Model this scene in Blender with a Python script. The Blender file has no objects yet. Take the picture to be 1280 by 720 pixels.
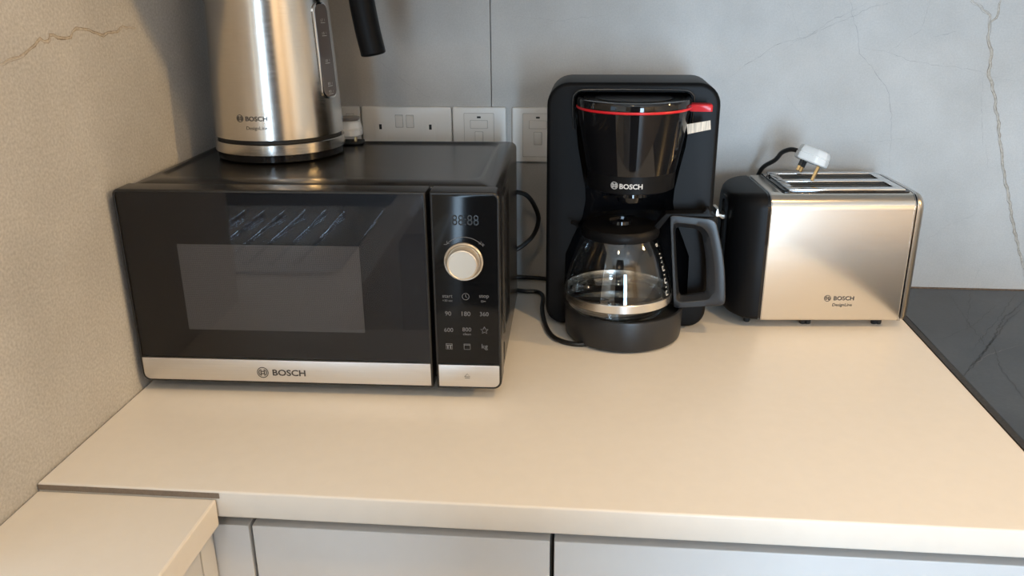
import bpy, bmesh, math, random
from mathutils import Vector, Matrix
random.seed(4)
sc = bpy.context.scene
COL = sc.collection
PI = math.pi

# ---------------------------------------------------------------- camera
cam_d = bpy.data.cameras.new('camera')
cam = bpy.data.objects.new('camera', cam_d); COL.objects.link(cam)
cam_d.sensor_width = 36.0
cam_d.lens = 36.0 * 1044.93 / 1280.0
cam_d.clip_start = 0.02
RX = Vector((0.99563, 0.09310, -0.00690)); UX = Vector((-0.02517, 0.33888, 0.94049)); FX = Vector((-0.08990, 0.93621, -0.33974))
cam.matrix_world = Matrix(((RX.x, UX.x, -FX.x, 0.54623), (RX.y, UX.y, -FX.y, -1.33199), (RX.z, UX.z, -FX.z, 0.46570), (0, 0, 0, 1)))
sc.camera = cam

# ---------------------------------------------------------------- world, lamps, exposure
W = bpy.data.worlds.new('world'); sc.world = W; W.use_nodes = True
W.node_tree.nodes['Background'].inputs[0].default_value = (0.62, 0.78, 1.0, 1)
W.node_tree.nodes['Background'].inputs[1].default_value = 0.5
sc.view_settings.view_transform = 'Standard'
sc.view_settings.look = 'None'
sc.view_settings.gamma = 1.0
sc.view_settings.exposure = 0.14

def area_light(name, loc, target, sx, sy, power, color):
    l = bpy.data.lights.new(name, 'AREA'); l.energy = power; l.color = color
    if sy is None: l.shape = 'DISK'; l.size = sx
    else: l.shape = 'RECTANGLE'; l.size = sx; l.size_y = sy
    o = bpy.data.objects.new(name, l); COL.objects.link(o)
    o.location = loc
    o.rotation_euler = (Vector(target) - Vector(loc)).to_track_quat('-Z', 'Y').to_euler()
    return o
WARM = (1.0, 0.63, 0.25)
DAY = (0.56, 0.775, 1.0)
LAMP = (1.0, 0.74, 0.46)
area_light('ceiling_lamp_right', (3.35, -1.035, 1.46), (0.3, -0.5, 0.0), 0.14, None, 31, WARM)
area_light('ceiling_lamp_mid', (1.15, -1.0, 1.46), (0.7, -0.8, 0.0), 0.14, None, 6.5, WARM)
area_light('ceiling_lamp_front', (0.45, -2.3, 1.46), (0.5, -0.9, 0.0), 0.14, None, 3.2, LAMP)
area_light('daylight_window_wide', (1.44, -4.20, 0.11), (0.9, 0.0, 0.15), 0.72, 1.84, 110, DAY)
area_light('rear_warm_fill', (2.55, -3.05, 1.46), (2.6, -4.2, -0.2), 0.14, None, 45, LAMP)  # added warm fill, brightens the rear wall and the ambience
area_light('daylight_window_narrow', (0.30, -4.20, 0.15), (0.4, 0.0, 0.15), 0.34, 1.9, 25, DAY)
area_light('daylight_window_sink', (-0.56, -1.35, 0.42), (0.3, -1.3, 0.0), 0.9, 0.6, 2.2, DAY)

# ---------------------------------------------------------------- materials
def nm(name):
    m = bpy.data.materials.new(name); m.use_nodes = True
    return m, m.node_tree, m.node_tree.nodes['Principled BSDF']
def plain(name, col, rough=0.5, metal=0.0, spec=0.5, coat=0.0, grain=0.0, gscale=300.0, bump=0.0, stretch=(1, 1, 1)):
    """Principled material; grain = amount of fine tone noise, bump = fine relief"""
    m, t, b = nm(name)
    b.inputs['Roughness'].default_value = rough
    b.inputs['Metallic'].default_value = metal
    b.inputs['Specular IOR Level'].default_value = spec
    b.inputs['Coat Weight'].default_value = coat
    b.inputs['Coat Roughness'].default_value = 0.04
    b.inputs['Base Color'].default_value = (*col, 1)
    tc = t.nodes.new('ShaderNodeTexCoord'); mp = t.nodes.new('ShaderNodeMapping')
    mp.inputs['Scale'].default_value = stretch
    t.links.new(tc.outputs['Object'], mp.inputs['Vector'])
    n = t.nodes.new('ShaderNodeTexNoise'); n.inputs['Scale'].default_value = gscale; n.inputs['Detail'].default_value = 3
    t.links.new(mp.outputs['Vector'], n.inputs['Vector'])
    r = t.nodes.new('ShaderNodeMapRange')
    r.inputs['From Min'].default_value = 0.3; r.inputs['From Max'].default_value = 0.7
    r.inputs['To Min'].default_value = 1 - grain; r.inputs['To Max'].default_value = 1 + grain
    t.links.new(n.outputs['Fac'], r.inputs['Value'])
    mx = t.nodes.new('ShaderNodeVectorMath'); mx.operation = 'SCALE'
    mx.inputs[0].default_value = col
    t.links.new(r.outputs['Result'], mx.inputs['Scale'])
    t.links.new(mx.outputs['Vector'], b.inputs['Base Color'])
    if bump:
        bp = t.nodes.new('ShaderNodeBump'); bp.inputs['Strength'].default_value = bump; bp.inputs['Distance'].default_value = 0.0004
        t.links.new(n.outputs['Fac'], bp.inputs['Height']); t.links.new(bp.outputs['Normal'], b.inputs['Normal'])
    return m
def stone(name, c0, c1, rough, speck, sscale, bump=0.1, spec=0.4):
    m, t, b = nm(name)
    b.inputs['Roughness'].default_value = rough; b.inputs['Specular IOR Level'].default_value = spec
    tc = t.nodes.new('ShaderNodeTexCoord')
    big = t.nodes.new('ShaderNodeTexNoise'); big.inputs['Scale'].default_value = 7; big.inputs['Detail'].default_value = 6; big.inputs['Roughness'].default_value = 0.6
    fine = t.nodes.new('ShaderNodeTexNoise'); fine.inputs['Scale'].default_value = sscale; fine.inputs['Detail'].default_value = 2
    for n in (big, fine): t.links.new(tc.outputs['Object'], n.inputs['Vector'])
    cr = t.nodes.new('ShaderNodeValToRGB')
    cr.color_ramp.elements[0].position = 0.35; cr.color_ramp.elements[0].color = (*c0, 1)
    cr.color_ramp.elements[1].position = 0.68; cr.color_ramp.elements[1].color = (*c1, 1)
    t.links.new(big.outputs['Fac'], cr.inputs['Fac'])
    r = t.nodes.new('ShaderNodeMapRange'); r.inputs['From Min'].default_value = 0.3; r.inputs['From Max'].default_value = 0.7
    r.inputs['To Min'].default_value = 1 - speck; r.inputs['To Max'].default_value = 1 + speck
    t.links.new(fine.outputs['Fac'], r.inputs['Value'])
    mx = t.nodes.new('ShaderNodeVectorMath'); mx.operation = 'SCALE'
    t.links.new(cr.outputs['Color'], mx.inputs[0]); t.links.new(r.outputs['Result'], mx.inputs['Scale'])
    t.links.new(mx.outputs['Vector'], b.inputs['Base Color'])
    bp = t.nodes.new('ShaderNodeBump'); bp.inputs['Strength'].default_value = bump; bp.inputs['Distance'].default_value = 0.0005
    t.links.new(fine.outputs['Fac'], bp.inputs['Height']); t.links.new(bp.outputs['Normal'], b.inputs['Normal'])
    return m
def brushed(name, col, rough, axis_scale, amount=0.08, rvar=0.08, aniso=0.0):
    """brushed steel: fine streaks run along the axis with the small scale"""
    m, t, b = nm(name)
    b.inputs['Metallic'].default_value = 1.0
    b.inputs['Anisotropic'].default_value = aniso
    tc = t.nodes.new('ShaderNodeTexCoord'); mp = t.nodes.new('ShaderNodeMapping'); mp.inputs['Scale'].default_value = axis_scale
    t.links.new(tc.outputs['Object'], mp.inputs['Vector'])
    n = t.nodes.new('ShaderNodeTexNoise'); n.inputs['Scale'].default_value = 1.0; n.inputs['Detail'].default_value = 3
    t.links.new(mp.outputs['Vector'], n.inputs['Vector'])
    r = t.nodes.new('ShaderNodeMapRange'); r.inputs['From Min'].default_value = 0.3; r.inputs['From Max'].default_value = 0.7
    r.inputs['To Min'].default_value = 1 - amount; r.inputs['To Max'].default_value = 1 + amount
    t.links.new(n.outputs['Fac'], r.inputs['Value'])
    mx = t.nodes.new('ShaderNodeVectorMath'); mx.operation = 'SCALE'; mx.inputs[0].default_value = col
    t.links.new(r.outputs['Result'], mx.inputs['Scale']); t.links.new(mx.outputs['Vector'], b.inputs['Base Color'])
    r2 = t.nodes.new('ShaderNodeMapRange'); r2.inputs['From Min'].default_value = 0.3; r2.inputs['From Max'].default_value = 0.7
    r2.inputs['To Min'].default_value = rough - rvar; r2.inputs['To Max'].default_value = rough + rvar
    t.links.new(n.outputs['Fac'], r2.inputs['Value']); t.links.new(r2.outputs['Result'], b.inputs['Roughness'])
    return m
def thin_glass(name, tint, ior=1.5, rough=0.0, boost=1.0):
    m = bpy.data.materials.new(name); m.use_nodes = True; t = m.node_tree; t.nodes.clear()
    out = t.nodes.new('ShaderNodeOutputMaterial'); mix = t.nodes.new('ShaderNodeMixShader')
    tr = t.nodes.new('ShaderNodeBsdfTransparent'); tr.inputs[0].default_value = (*tint, 1)
    gl = t.nodes.new('ShaderNodeBsdfGlossy'); gl.inputs['Roughness'].default_value = rough; gl.inputs[0].default_value = (boost, boost, boost, 1)
    fr = t.nodes.new('ShaderNodeFresnel'); ge = t.nodes.new('ShaderNodeNewGeometry')
    ma = t.nodes.new('ShaderNodeMath'); ma.operation = 'MULTIPLY_ADD'       # same reflectance seen from either side of the sheet
    ma.inputs[1].default_value = 1.0 / ior - ior; ma.inputs[2].default_value = ior
    t.links.new(ge.outputs['Backfacing'], ma.inputs[0]); t.links.new(ma.outputs[0], fr.inputs[0])
    t.links.new(fr.outputs[0], mix.inputs[0]); t.links.new(tr.outputs[0], mix.inputs[1]); t.links.new(gl.outputs[0], mix.inputs[2])
    t.links.new(mix.outputs[0], out.inputs[0])
    return m
def mesh_screen_mat():
    """perforated screen: dark steel with a regular grid of tiny holes"""
    m, t, b = nm('perforated_screen')
    b.inputs['Roughness'].default_value = 0.6
    tc = t.nodes.new('ShaderNodeTexCoord'); mp = t.nodes.new('ShaderNodeMapping'); mp.inputs['Scale'].default_value = (640, 0.0, 640)
    t.links.new(tc.outputs['Object'], mp.inputs['Vector'])
    v = t.nodes.new('ShaderNodeTexVoronoi'); v.inputs['Randomness'].default_value = 0.0; v.inputs['Scale'].default_value = 1.0
    t.links.new(mp.outputs['Vector'], v.inputs['Vector'])
    cr = t.nodes.new('ShaderNodeValToRGB')
    cr.color_ramp.elements[0].position = 0.36; cr.color_ramp.elements[0].color = (0.09, 0.088, 0.085, 1)
    cr.color_ramp.elements[1].position = 0.46; cr.color_ramp.elements[1].color = (0.20, 0.195, 0.185, 1)
    t.links.new(v.outputs['Distance'], cr.inputs['Fac']); t.links.new(cr.outputs['Color'], b.inputs['Base Color'])
    return m

M = {}
M['wall'] = stone('grey_stone_wall', (0.475, 0.46, 0.435), (0.565, 0.55, 0.525), 0.5, 0.05, 420)
M['wall_left'] = stone('grey_stone_side_wall', (0.45, 0.445, 0.438), (0.53, 0.525, 0.518), 0.55, 0.14, 330, 0.2)
M['vein'] = plain('stone_vein', (0.33, 0.285, 0.235), 0.6, grain=0.4, gscale=200)
M['vein_fill'] = plain('stone_vein_fill', (0.47, 0.42, 0.35), 0.6, grain=0.25, gscale=260)
M['vein_grey'] = plain('stone_vein_grey', (0.37, 0.36, 0.35), 0.6, grain=0.3, gscale=120)
M['joint'] = plain('tile_joint', (0.36, 0.35, 0.33), 0.8)
M['counter'] = plain('white_worktop', (0.77, 0.72, 0.645), 0.33, spec=0.45, grain=0.012, gscale=60)
M['black_top'] = stone('black_stone_worktop', (0.028, 0.034, 0.043), (0.052, 0.061, 0.074), 0.30, 0.12, 260, 0.05, 0.5)
M['black_vein'] = plain('dark_stone_vein', (0.012, 0.012, 0.013), 0.35, grain=0.3, gscale=150)
M['pale_vein'] = plain('pale_stone_vein', (0.12, 0.125, 0.13), 0.35, grain=0.3, gscale=150)
M['seal'] = plain('brown_sealant', (0.16, 0.105, 0.065), 0.6, grain=0.35, gscale=260)
M['dark_seal'] = plain('dark_sealant', (0.028, 0.022, 0.018), 0.5, grain=0.5, gscale=260)
M['cabinet'] = plain('white_cabinet', (0.66, 0.66, 0.655), 0.42, grain=0.01, gscale=50)
M['carcass'] = plain('grey_carcass', (0.30, 0.29, 0.28), 0.6)
M['gap'] = plain('dark_gap', (0.04, 0.04, 0.042), 0.6)
M['room_wall'] = plain('pale_plaster', (0.66, 0.59, 0.49), 0.8, grain=0.03, gscale=40)
M['ceiling'] = plain('white_ceiling', (0.72, 0.70, 0.67), 0.9, grain=0.02, gscale=30)
M['blocker'] = plain('dark_light_blocker', (0.05, 0.05, 0.055), 0.7)  # for the added block that shades the back wall
M['floor'] = plain('wood_floor', (0.24, 0.18, 0.13), 0.4, grain=0.2, gscale=14, stretch=(1, 8, 1))
M['black_gloss'] = plain('black_gloss_plastic', (0.006, 0.006, 0.007), 0.05, spec=0.5, grain=0.0)
M['black_panel'] = plain('black_glass_panel', (0.005, 0.0055, 0.0065), 0.10, spec=0.28, grain=0.35, gscale=1.0, stretch=(0.5, 1, 900))
M['black_satin'] = plain('black_satin_paint', (0.012, 0.012, 0.0125), 0.24, spec=0.5, grain=0.05)
M['black_matt'] = plain('black_matt_plastic', (0.0055, 0.0055, 0.0060), 0.42, spec=0.14, grain=0.06, gscale=900, bump=0.25)
M['grey_matt'] = plain('charcoal_plastic', (0.016, 0.017, 0.019), 0.33, spec=0.5, grain=0.05, gscale=900, bump=0.2)
M['black_deep'] = plain('black_recess', (0.006, 0.006, 0.006), 0.5)
M['lid_black'] = plain('dull_black_lid', (0.006, 0.006, 0.0065), 0.32, spec=0.3)
M['base_black'] = plain('soft_black_base', (0.016, 0.0165, 0.018), 0.38, spec=0.5)
M['rubber'] = plain('black_rubber', (0.012, 0.012, 0.012), 0.55)
M['cable'] = plain('black_cable_sheath', (0.010, 0.010, 0.010), 0.35)
M['door_back'] = plain('black_door_inside', (0.005, 0.005, 0.0055), 0.35)
M['screen'] = mesh_screen_mat()
M['pane'] = thin_glass('door_glass', (0.80, 0.80, 0.82), 1.30)
M['jug_glass'] = thin_glass('jug_glass', (0.95, 0.96, 0.955), 1.8)
M['clear_plastic'] = thin_glass('clear_plastic', (0.78, 0.75, 0.74), 1.6, 0.15)
M['steel_trim'] = brushed('brushed_steel_trim', (0.72, 0.69, 0.65), 0.38, (6, 400, 900), 0.03, 0.05)
M['steel_kettle'] = brushed('brushed_steel_kettle', (0.66, 0.62, 0.57), 0.20, (60, 60, 1400), 0.04, 0.04)
M['steel_toaster'] = brushed('brushed_steel_toaster', (0.76, 0.71, 0.64), 0.19, (30, 1400, 2600), 0.012, 0.02, 0.35)
M['steel_cap'] = brushed('satin_steel', (0.52, 0.48, 0.43), 0.30, (30, 1400, 2600), 0.02, 0.03)
M['chrome'] = plain('chrome', (0.80, 0.80, 0.80), 0.08, metal=1.0)
M['band'] = plain('polished_band', (0.78, 0.76, 0.73), 0.24, metal=1.0)
M['brass'] = plain('brass_pin', (0.72, 0.50, 0.24), 0.28, metal=1.0)
M['knob'] = plain('champagne_knob', (0.70, 0.63, 0.53), 0.34, metal=0.75)
M['white_plastic'] = plain('white_plastic', (0.85, 0.82, 0.77), 0.28, spec=0.5)
M['plug_white'] = plain('white_plug', (0.82, 0.82, 0.80), 0.3, spec=0.5)
M['red'] = plain('red_plastic', (0.62, 0.012, 0.020), 0.28)
M['paper'] = plain('printed_label', (0.72, 0.66, 0.56), 0.55, grain=0.35, gscale=420, stretch=(1, 1, 0.05))
M['ink_dark'] = plain('dark_print', (0.045, 0.040, 0.036), 0.5)
M['ink_light'] = plain('pale_print', (0.66, 0.65, 0.63), 0.5)
M['ink_grey'] = plain('grey_print', (0.17, 0.17, 0.175), 0.5)
M['ink_dim'] = plain('dim_print', (0.0075, 0.0078, 0.0085), 0.13)
M['white_edge'] = plain('white_plastic_edge', (0.50, 0.48, 0.44), 0.4)
M['step_strip'] = plain('brown_step_strip', (0.20, 0.155, 0.115), 0.7, grain=0.1, gscale=300)
M['gauge'] = plain('smoky_gauge', (0.16, 0.14, 0.135), 0.15, spec=0.6)
M['stainless'] = brushed('stainless_sink', (0.6, 0.6, 0.6), 0.13, (300, 8, 300), 0.05, 0.03)

# ---------------------------------------------------------------- helpers
def link(name, me, mat, parent=None, smooth=True, angle=0.6):
    me.validate()
    o = bpy.data.objects.new(name, me); COL.objects.link(o)
    if mat is not None: me.materials.append(mat)
    if parent is not None: o.parent = parent
    if smooth:
        for p_ in me.polygons: p_.use_smooth = True
        me.set_sharp_from_angle(angle=angle)
    return o
def obj(name, bm, mat, parent=None, smooth=True, angle=0.6, fix=True):
    if fix: bmesh.ops.recalc_face_normals(bm, faces=bm.faces)
    me = bpy.data.meshes.new(name); bm.to_mesh(me); bm.free()
    return link(name, me, mat, parent, smooth, angle)
def tag(o, label, cat, group=None):
    o['label'] = label; o['category'] = cat
    if group: o['group'] = group
    return o
def thing(name, label, cat, loc=(0, 0, 0), rz=0.0, group=None):
    o = bpy.data.objects.new(name, None); COL.objects.link(o); o.empty_display_size = 0.05
    o.location = loc; o.rotation_euler = (0, 0, rz)
    return tag(o, label, cat, group)
def struct(o):
    o['kind'] = 'structure'; return o
def box(bm, x0, x1, y0, y1, z0, z1, bev=0.0, seg=2):
    b2 = bmesh.new()
    bmesh.ops.create_cube(b2, size=1.0)
    bmesh.ops.scale(b2, vec=(x1 - x0, y1 - y0, z1 - z0), verts=b2.verts)
    bmesh.ops.translate(b2, vec=((x0 + x1) / 2, (y0 + y1) / 2, (z0 + z1) / 2), verts=b2.verts)
    if bev: bmesh.ops.bevel(b2, geom=list(b2.edges), offset=bev, segments=seg, profile=0.5, affect='EDGES')
    me = bpy.data.meshes.new('tmp'); b2.to_mesh(me); b2.free(); bm.from_mesh(me); bpy.data.meshes.remove(me)
    return bm
def nbox(*a, **k): return box(bmesh.new(), *a, **k)
def rr(x0, x1, z0, z1, r, n=6):
    """rounded rectangle outline; r one radius or four (bl, br, tr, tl)"""
    if not isinstance(r, (tuple, list)): r = (r,) * 4
    pts = []
    for (cx, cz, a0, q) in ((x0, z0, PI, 0), (x1, z0, 1.5 * PI, 1), (x1, z1, 0, 2), (x0, z1, 0.5 * PI, 3)):
        R_ = max(r[q], 1e-5)
        ox = cx + R_ if q in (0, 3) else cx - R_
        oz = cz + R_ if q in (0, 1) else cz - R_
        for i in range(n + 1):
            a = a0 + 0.5 * PI * i / n
            pts.append((ox + R_ * math.cos(a), oz + R_ * math.sin(a)))
    return pts
def loft(bm, rings, cap0=True, cap1=True, closed=True):
    vs = [[bm.verts.new(p) for p in r] for r in rings]
    n = len(rings[0])
    for a, b in zip(vs, vs[1:]):
        for i in range(n if closed else n - 1):
            j = (i + 1) % n
            bm.faces.new((a[i], a[j], b[j], b[i]))
    if cap0: bm.faces.new(list(reversed(vs[0])))
    if cap1: bm.faces.new(vs[-1])
    return vs
def rloft(levels, axis='y', n=6, bm=None, cap0=True, cap1=True):
    """levels: (t, a0, a1, b0, b1, r): rounded rectangles stacked along an axis"""
    bm = bm or bmesh.new()
    rings = []
    for (t, a0, a1, b0, b1, r) in levels:
        o = rr(a0, a1, b0, b1, r, n)
        if axis == 'y': rings.append([(u, t, v) for u, v in o])
        elif axis == 'z': rings.append([(u, v, t) for u, v in o])
        else: rings.append([(t, u, v) for u, v in o])
    loft(bm, rings, cap0, cap1)
    return bm
def slab(a0, a1, b0, b1, r, t0, t1, bev=0.002, axis='y', bm=None, n=6, seg=3):
    """rounded plate from t0 to t1 with rolled rims on both faces"""
    s = 1 if t1 > t0 else -1
    rs = r if isinstance(r, (tuple, list)) else (r,) * 4
    L = []
    def lev(t, i): L.append((t, a0 + i, a1 - i, b0 + i, b1 - i, tuple(max(q - i, 1e-4) for q in rs)))
    for k in range(seg + 1):
        a = 0.5 * PI * k / seg; lev(t0 + s * bev * (1 - math.cos(a)), bev * (1 - math.sin(a)))
    for k in range(seg, -1, -1):
        a = 0.5 * PI * k / seg; lev(t1 - s * bev * (1 - math.cos(a)), bev * (1 - math.sin(a)))
    return rloft(L, axis, n, bm)
def lathe(prof, n=48, c=(0, 0), bm=None, a0=0.0, a1=2 * PI, cap0=False, cap1=False):
    bm = bm or bmesh.new()
    full = abs(a1 - a0 - 2 * PI) < 1e-6
    m = n if full else n + 1
    rings = []
    for r, z in prof:
        rings.append([(c[0] + r * math.cos(a0 + (a1 - a0) * i / n), c[1] + r * math.sin(a0 + (a1 - a0) * i / n), z) for i in range(m)])
    loft(bm, rings, cap0 and full, cap1 and full, closed=full)
    return bm
def smooth_path(pts, k=8):
    P = [Vector(p) for p in pts]; out = []
    for i in range(len(P) - 1):
        p0 = P[i - 1] if i else P[0]; p1 = P[i]; p2 = P[i + 1]; p3 = P[i + 2] if i + 2 < len(P) else P[-1]
        for j in range(k):
            t = j / k
            out.append(0.5 * ((2 * p1) + (p2 - p0) * t + (2 * p0 - 5 * p1 + 4 * p2 - p3) * t * t + (3 * p1 - p0 - 3 * p2 + p3) * t ** 3))
    out.append(P[-1]); return out
def tube(pts, r, n=10, k=8, bm=None, closed=False):
    bm = bm or bmesh.new()
    P = smooth_path(pts, k) if k else [Vector(p) for p in pts]
    if closed: P = [Vector(p) for p in pts]
    rings = []; up = Vector((0.13, 0.21, 0.97)).normalized()
    N = len(P)
    for i in range(N):
        if closed: t = (P[(i + 1) % N] - P[i - 1]).normalized()
        else: t = (P[min(i + 1, N - 1)] - P[max(i - 1, 0)]).normalized()
        s = t.cross(up)
        if s.length < 1e-4: s = t.cross(Vector((1, 0, 0)))
        s.normalize(); up = s.cross(t).normalized()
        rad = r(i / (N - 1)) if callable(r) else r
        rings.append([P[i] + rad * (s * math.cos(2 * PI * q / n) + up * math.sin(2 * PI * q / n)) for q in range(n)])
    if closed: rings.append(rings[0])
    loft(bm, rings, not closed, not closed)
    if closed: bmesh.ops.remove_doubles(bm, verts=bm.verts, dist=1e-6)
    return bm
def inset_outline(outline, d):
    n = len(outline); area = sum(outline[i - 1][0] * outline[i][1] - outline[i][0] * outline[i - 1][1] for i in range(n))
    sg = 1 if area > 0 else -1; res = []
    for i in range(n):
        a = Vector(outline[i - 1]); b = Vector(outline[i]); c = Vector(outline[(i + 1) % n])
        nn = Vector((0, 0))
        for e in (b - a, c - b):
            if e.length > 1e-9: e.normalize(); nn += Vector((-e.y, e.x))
        if nn.length > 1e-9: nn.normalize()
        res.append(b + nn * d * sg)
    return res
def poly_prism(outline, t0, t1, axis='y', bm=None, bev=0.0):
    """extrude any outline; bev rolls the rim at t0"""
    bm = bm or bmesh.new()
    f = {'y': lambda u, v, t: (u, t, v), 'z': lambda u, v, t: (u, v, t), 'x': lambda u, v, t: (t, u, v)}[axis]
    s = 1 if t1 > t0 else -1
    rings = []
    if bev:
        for k in range(4):
            a = 0.5 * PI * k / 3
            rings.append([f(p[0], p[1], t0 + s * bev * (1 - math.cos(a))) for p in inset_outline(outline, bev * (1 - math.sin(a)))])
    else: rings.append([f(p[0], p[1], t0) for p in outline])
    rings.append([f(p[0], p[1], t1) for p in outline])
    loft(bm, rings)
    return bm

# flat print: letters and marks, as thin meshes lying on their surface
def text_data(s, height=None, width=None, bold=0.0, align='CENTER', shear=0.0):
    """outline letters; returns (verts, faces) in a plane, sized to a capital height or to a total width"""
    cu = bpy.data.curves.new('letters', 'FONT'); cu.body = s; cu.size = 1.0; cu.offset = bold; cu.resolution_u = 3
    o = bpy.data.objects.new('letters', cu); COL.objects.link(o)
    dg = bpy.context.evaluated_depsgraph_get(); me = bpy.data.meshes.new_from_object(o.evaluated_get(dg))
    V = [(v.co.x, v.co.y) for v in me.vertices]; F = [tuple(p.vertices) for p in me.polygons]
    bpy.data.objects.remove(o); bpy.data.curves.remove(cu); bpy.data.meshes.remove(me)
    x0 = min(v[0] for v in V); x1 = max(v[0] for v in V); y0 = min(v[1] for v in V); y1 = max(v[1] for v in V)
    sx = width / (x1 - x0) if width else None
    sy = height / (y1 - y0) if height else None
    if sx is None: sx = sy
    if sy is None: sy = sx
    mx = {'CENTER': (x0 + x1) / 2, 'LEFT': x0}[align]; my = (y0 + y1) / 2
    return [((x - mx) * sx + shear * (y - my) * sy, (y - my) * sy) for x, y in V], F
def marks(items):
    """join (verts, faces, cx, cz) flat pieces"""
    V = []; F = []
    for (v, f, cx, cz) in items:
        b = len(V); V += [(x + cx, z + cz) for x, z in v]; F += [tuple(i + b for i in q) for q in f]
    return V, F
def strip(pts, w):
    V = []; F = []; P = [Vector(p) for p in pts]
    for i, p in enumerate(P):
        t = (P[min(i + 1, len(P) - 1)] - P[max(i - 1, 0)]).normalized(); n_ = Vector((-t.y, t.x)) * w / 2
        V += [tuple(p + n_), tuple(p - n_)]
    for i in range(len(P) - 1): F.append((2 * i, 2 * i + 1, 2 * i + 3, 2 * i + 2))
    return V, F
def arc_pts(r, a0, a1, n=24, c=(0, 0)):
    return [(c[0] + r * math.cos(a0 + (a1 - a0) * i / n), c[1] + r * math.sin(a0 + (a1 - a0) * i / n)) for i in range(n + 1)]
def emblem(R_):
    """ring with an armature between two arcs"""
    it = []
    w = R_ * 0.14
    for pts, ww in ((arc_pts(R_ - w / 2, 0, 2 * PI, 40), w),
                    (arc_pts(R_ * 0.66, -0.85, 0.85, 14), w * 1.1),
                    (arc_pts(R_ * 0.66, PI - 0.85, PI + 0.85, 14), w * 1.1),
                    ([(R_ * 0.30, -R_ * 0.60), (R_ * 0.30, R_ * 0.60)], w * 1.1), ([(-R_ * 0.30, -R_ * 0.60), (-R_ * 0.30, R_ * 0.60)], w * 1.1),
                    ([(-R_ * 0.3, R_ * 0.22), (R_ * 0.3, R_ * 0.22)], w * 1.1), ([(-R_ * 0.3, -R_ * 0.22), (R_ * 0.3, -R_ * 0.22)], w * 1.1)):
        v, f = strip(pts, ww); it.append((v, f, 0, 0))
    return marks(it)
def flat(name, vf, fn, mat, parent):
    """fn maps plane (u, v) to a 3-D point"""
    V, F = vf
    me = bpy.data.meshes.new(name); me.from_pydata([fn(u, v) for u, v in V], [], F)
    return link(name, me, mat, parent, smooth=False)

# ================================================================ SETTING
T0 = 0.388                                                # joint between the two big wall slabs
wb = struct(obj('wall_back', nbox(-0.02, 3.6, 0.010, 0.10, -0.9, 1.5), M['joint']))
obj('tile', nbox(0.0, T0 - 0.0006, 0.0, 0.0099, -0.9, 1.5, 0.0004, 1), M['wall'], wb)
obj('tile', nbox(T0 + 0.0006, 3.6, 0.0, 0.0099, -0.9, 1.5, 0.0004, 1), M['wall'], wb)
wl = struct(obj('wall_left', nbox(-0.70, 0.0, -0.795, 0.10, -0.9, 1.5), M['wall_left']))
VEINS_BACK = [(0.0028, [[1.0871, 0.4422], [1.1168, 0.4212], [1.1197, 0.3914], [1.1279, 0.3724], [1.1291, 0.3428], [1.1417, 0.311], [1.1552, 0.2714], [1.1668, 0.2309], [1.1804, 0.1859], [1.1982, 0.1355], [1.2114, 0.097], [1.2333, 0.0447], [1.2462, 0.0154]], 1), (0.0018, [[1.1282, 0.4419], [1.126, 0.4168], [1.1188, 0.4101]], 1), (0.0012, [[0.9168, 0.4431], [0.925, 0.4193], [0.9356, 0.3917], [0.9405, 0.3673], [0.9605, 0.3496], [0.9735, 0.3319], [0.9884, 0.314], [1.0006, 0.2776], [1.0036, 0.2443], [1.0087, 0.1952]], 0), (0.0012, [[0.7435, 0.3258], [0.7812, 0.3548], [0.8218, 0.3814], [0.8427, 0.3866], [0.8667, 0.3936], [0.8892, 0.4125], [0.9189, 0.4261], [0.9414, 0.4396]], 0), (0.001, [[0.8229, 0.3708], [0.8531, 0.3884], [0.89, 0.4056], [0.9198, 0.4193], [0.9592, 0.4361], [0.9894, 0.441]], 0), (0.0008, [[0.9429, 0.376], [0.9824, 0.369], [1.0156, 0.3567], [1.0586, 0.3497], [1.0974, 0.3463], [1.1228, 0.3393], [1.1378, 0.333], [1.182, 0.3253]], 0), (0.0008, [[0.9824, 0.369], [1.004, 0.3881], [1.023, 0.4001], [1.0301, 0.4425]], 0), (0.001, [[1.0416, 0.3915], [1.0617, 0.3949], [1.073, 0.399]], 0), (0.0006, [[0.828, 0.4436], [0.8392, 0.4196], [0.8531, 0.3884], [0.8545, 0.3761]], 0), (0.0008, [[1.1234, 0.3358], [1.1249, 0.3037], [1.1402, 0.2307]], 0), (0.0006, [[1.1431, 0.2344], [1.1544, 0.197]], 0), (0.0005, [[0.9322, 0.2343], [1.0044, 0.2387], [1.0396, 0.2446]], 0), (0.0005, [[0.834, 0.3134], [0.8526, 0.2915], [0.8838, 0.2564]], 0), (0.0008, [[0.2062, 0.359], [0.2468, 0.3272], [0.2705, 0.3125], [0.2942, 0.2964]], 0), (0.0006, [[0.4214, 0.4228], [0.4945, 0.4156], [0.5666, 0.4245]], 0), (0.0006, [[1.0723, 0.0744], [1.1046, 0.1015], [1.1595, 0.1323]], 0), (0.0005, [[1.1653, 0.0092], [1.1679, 0.0297], [1.1765, 0.05]], 0)]
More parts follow.
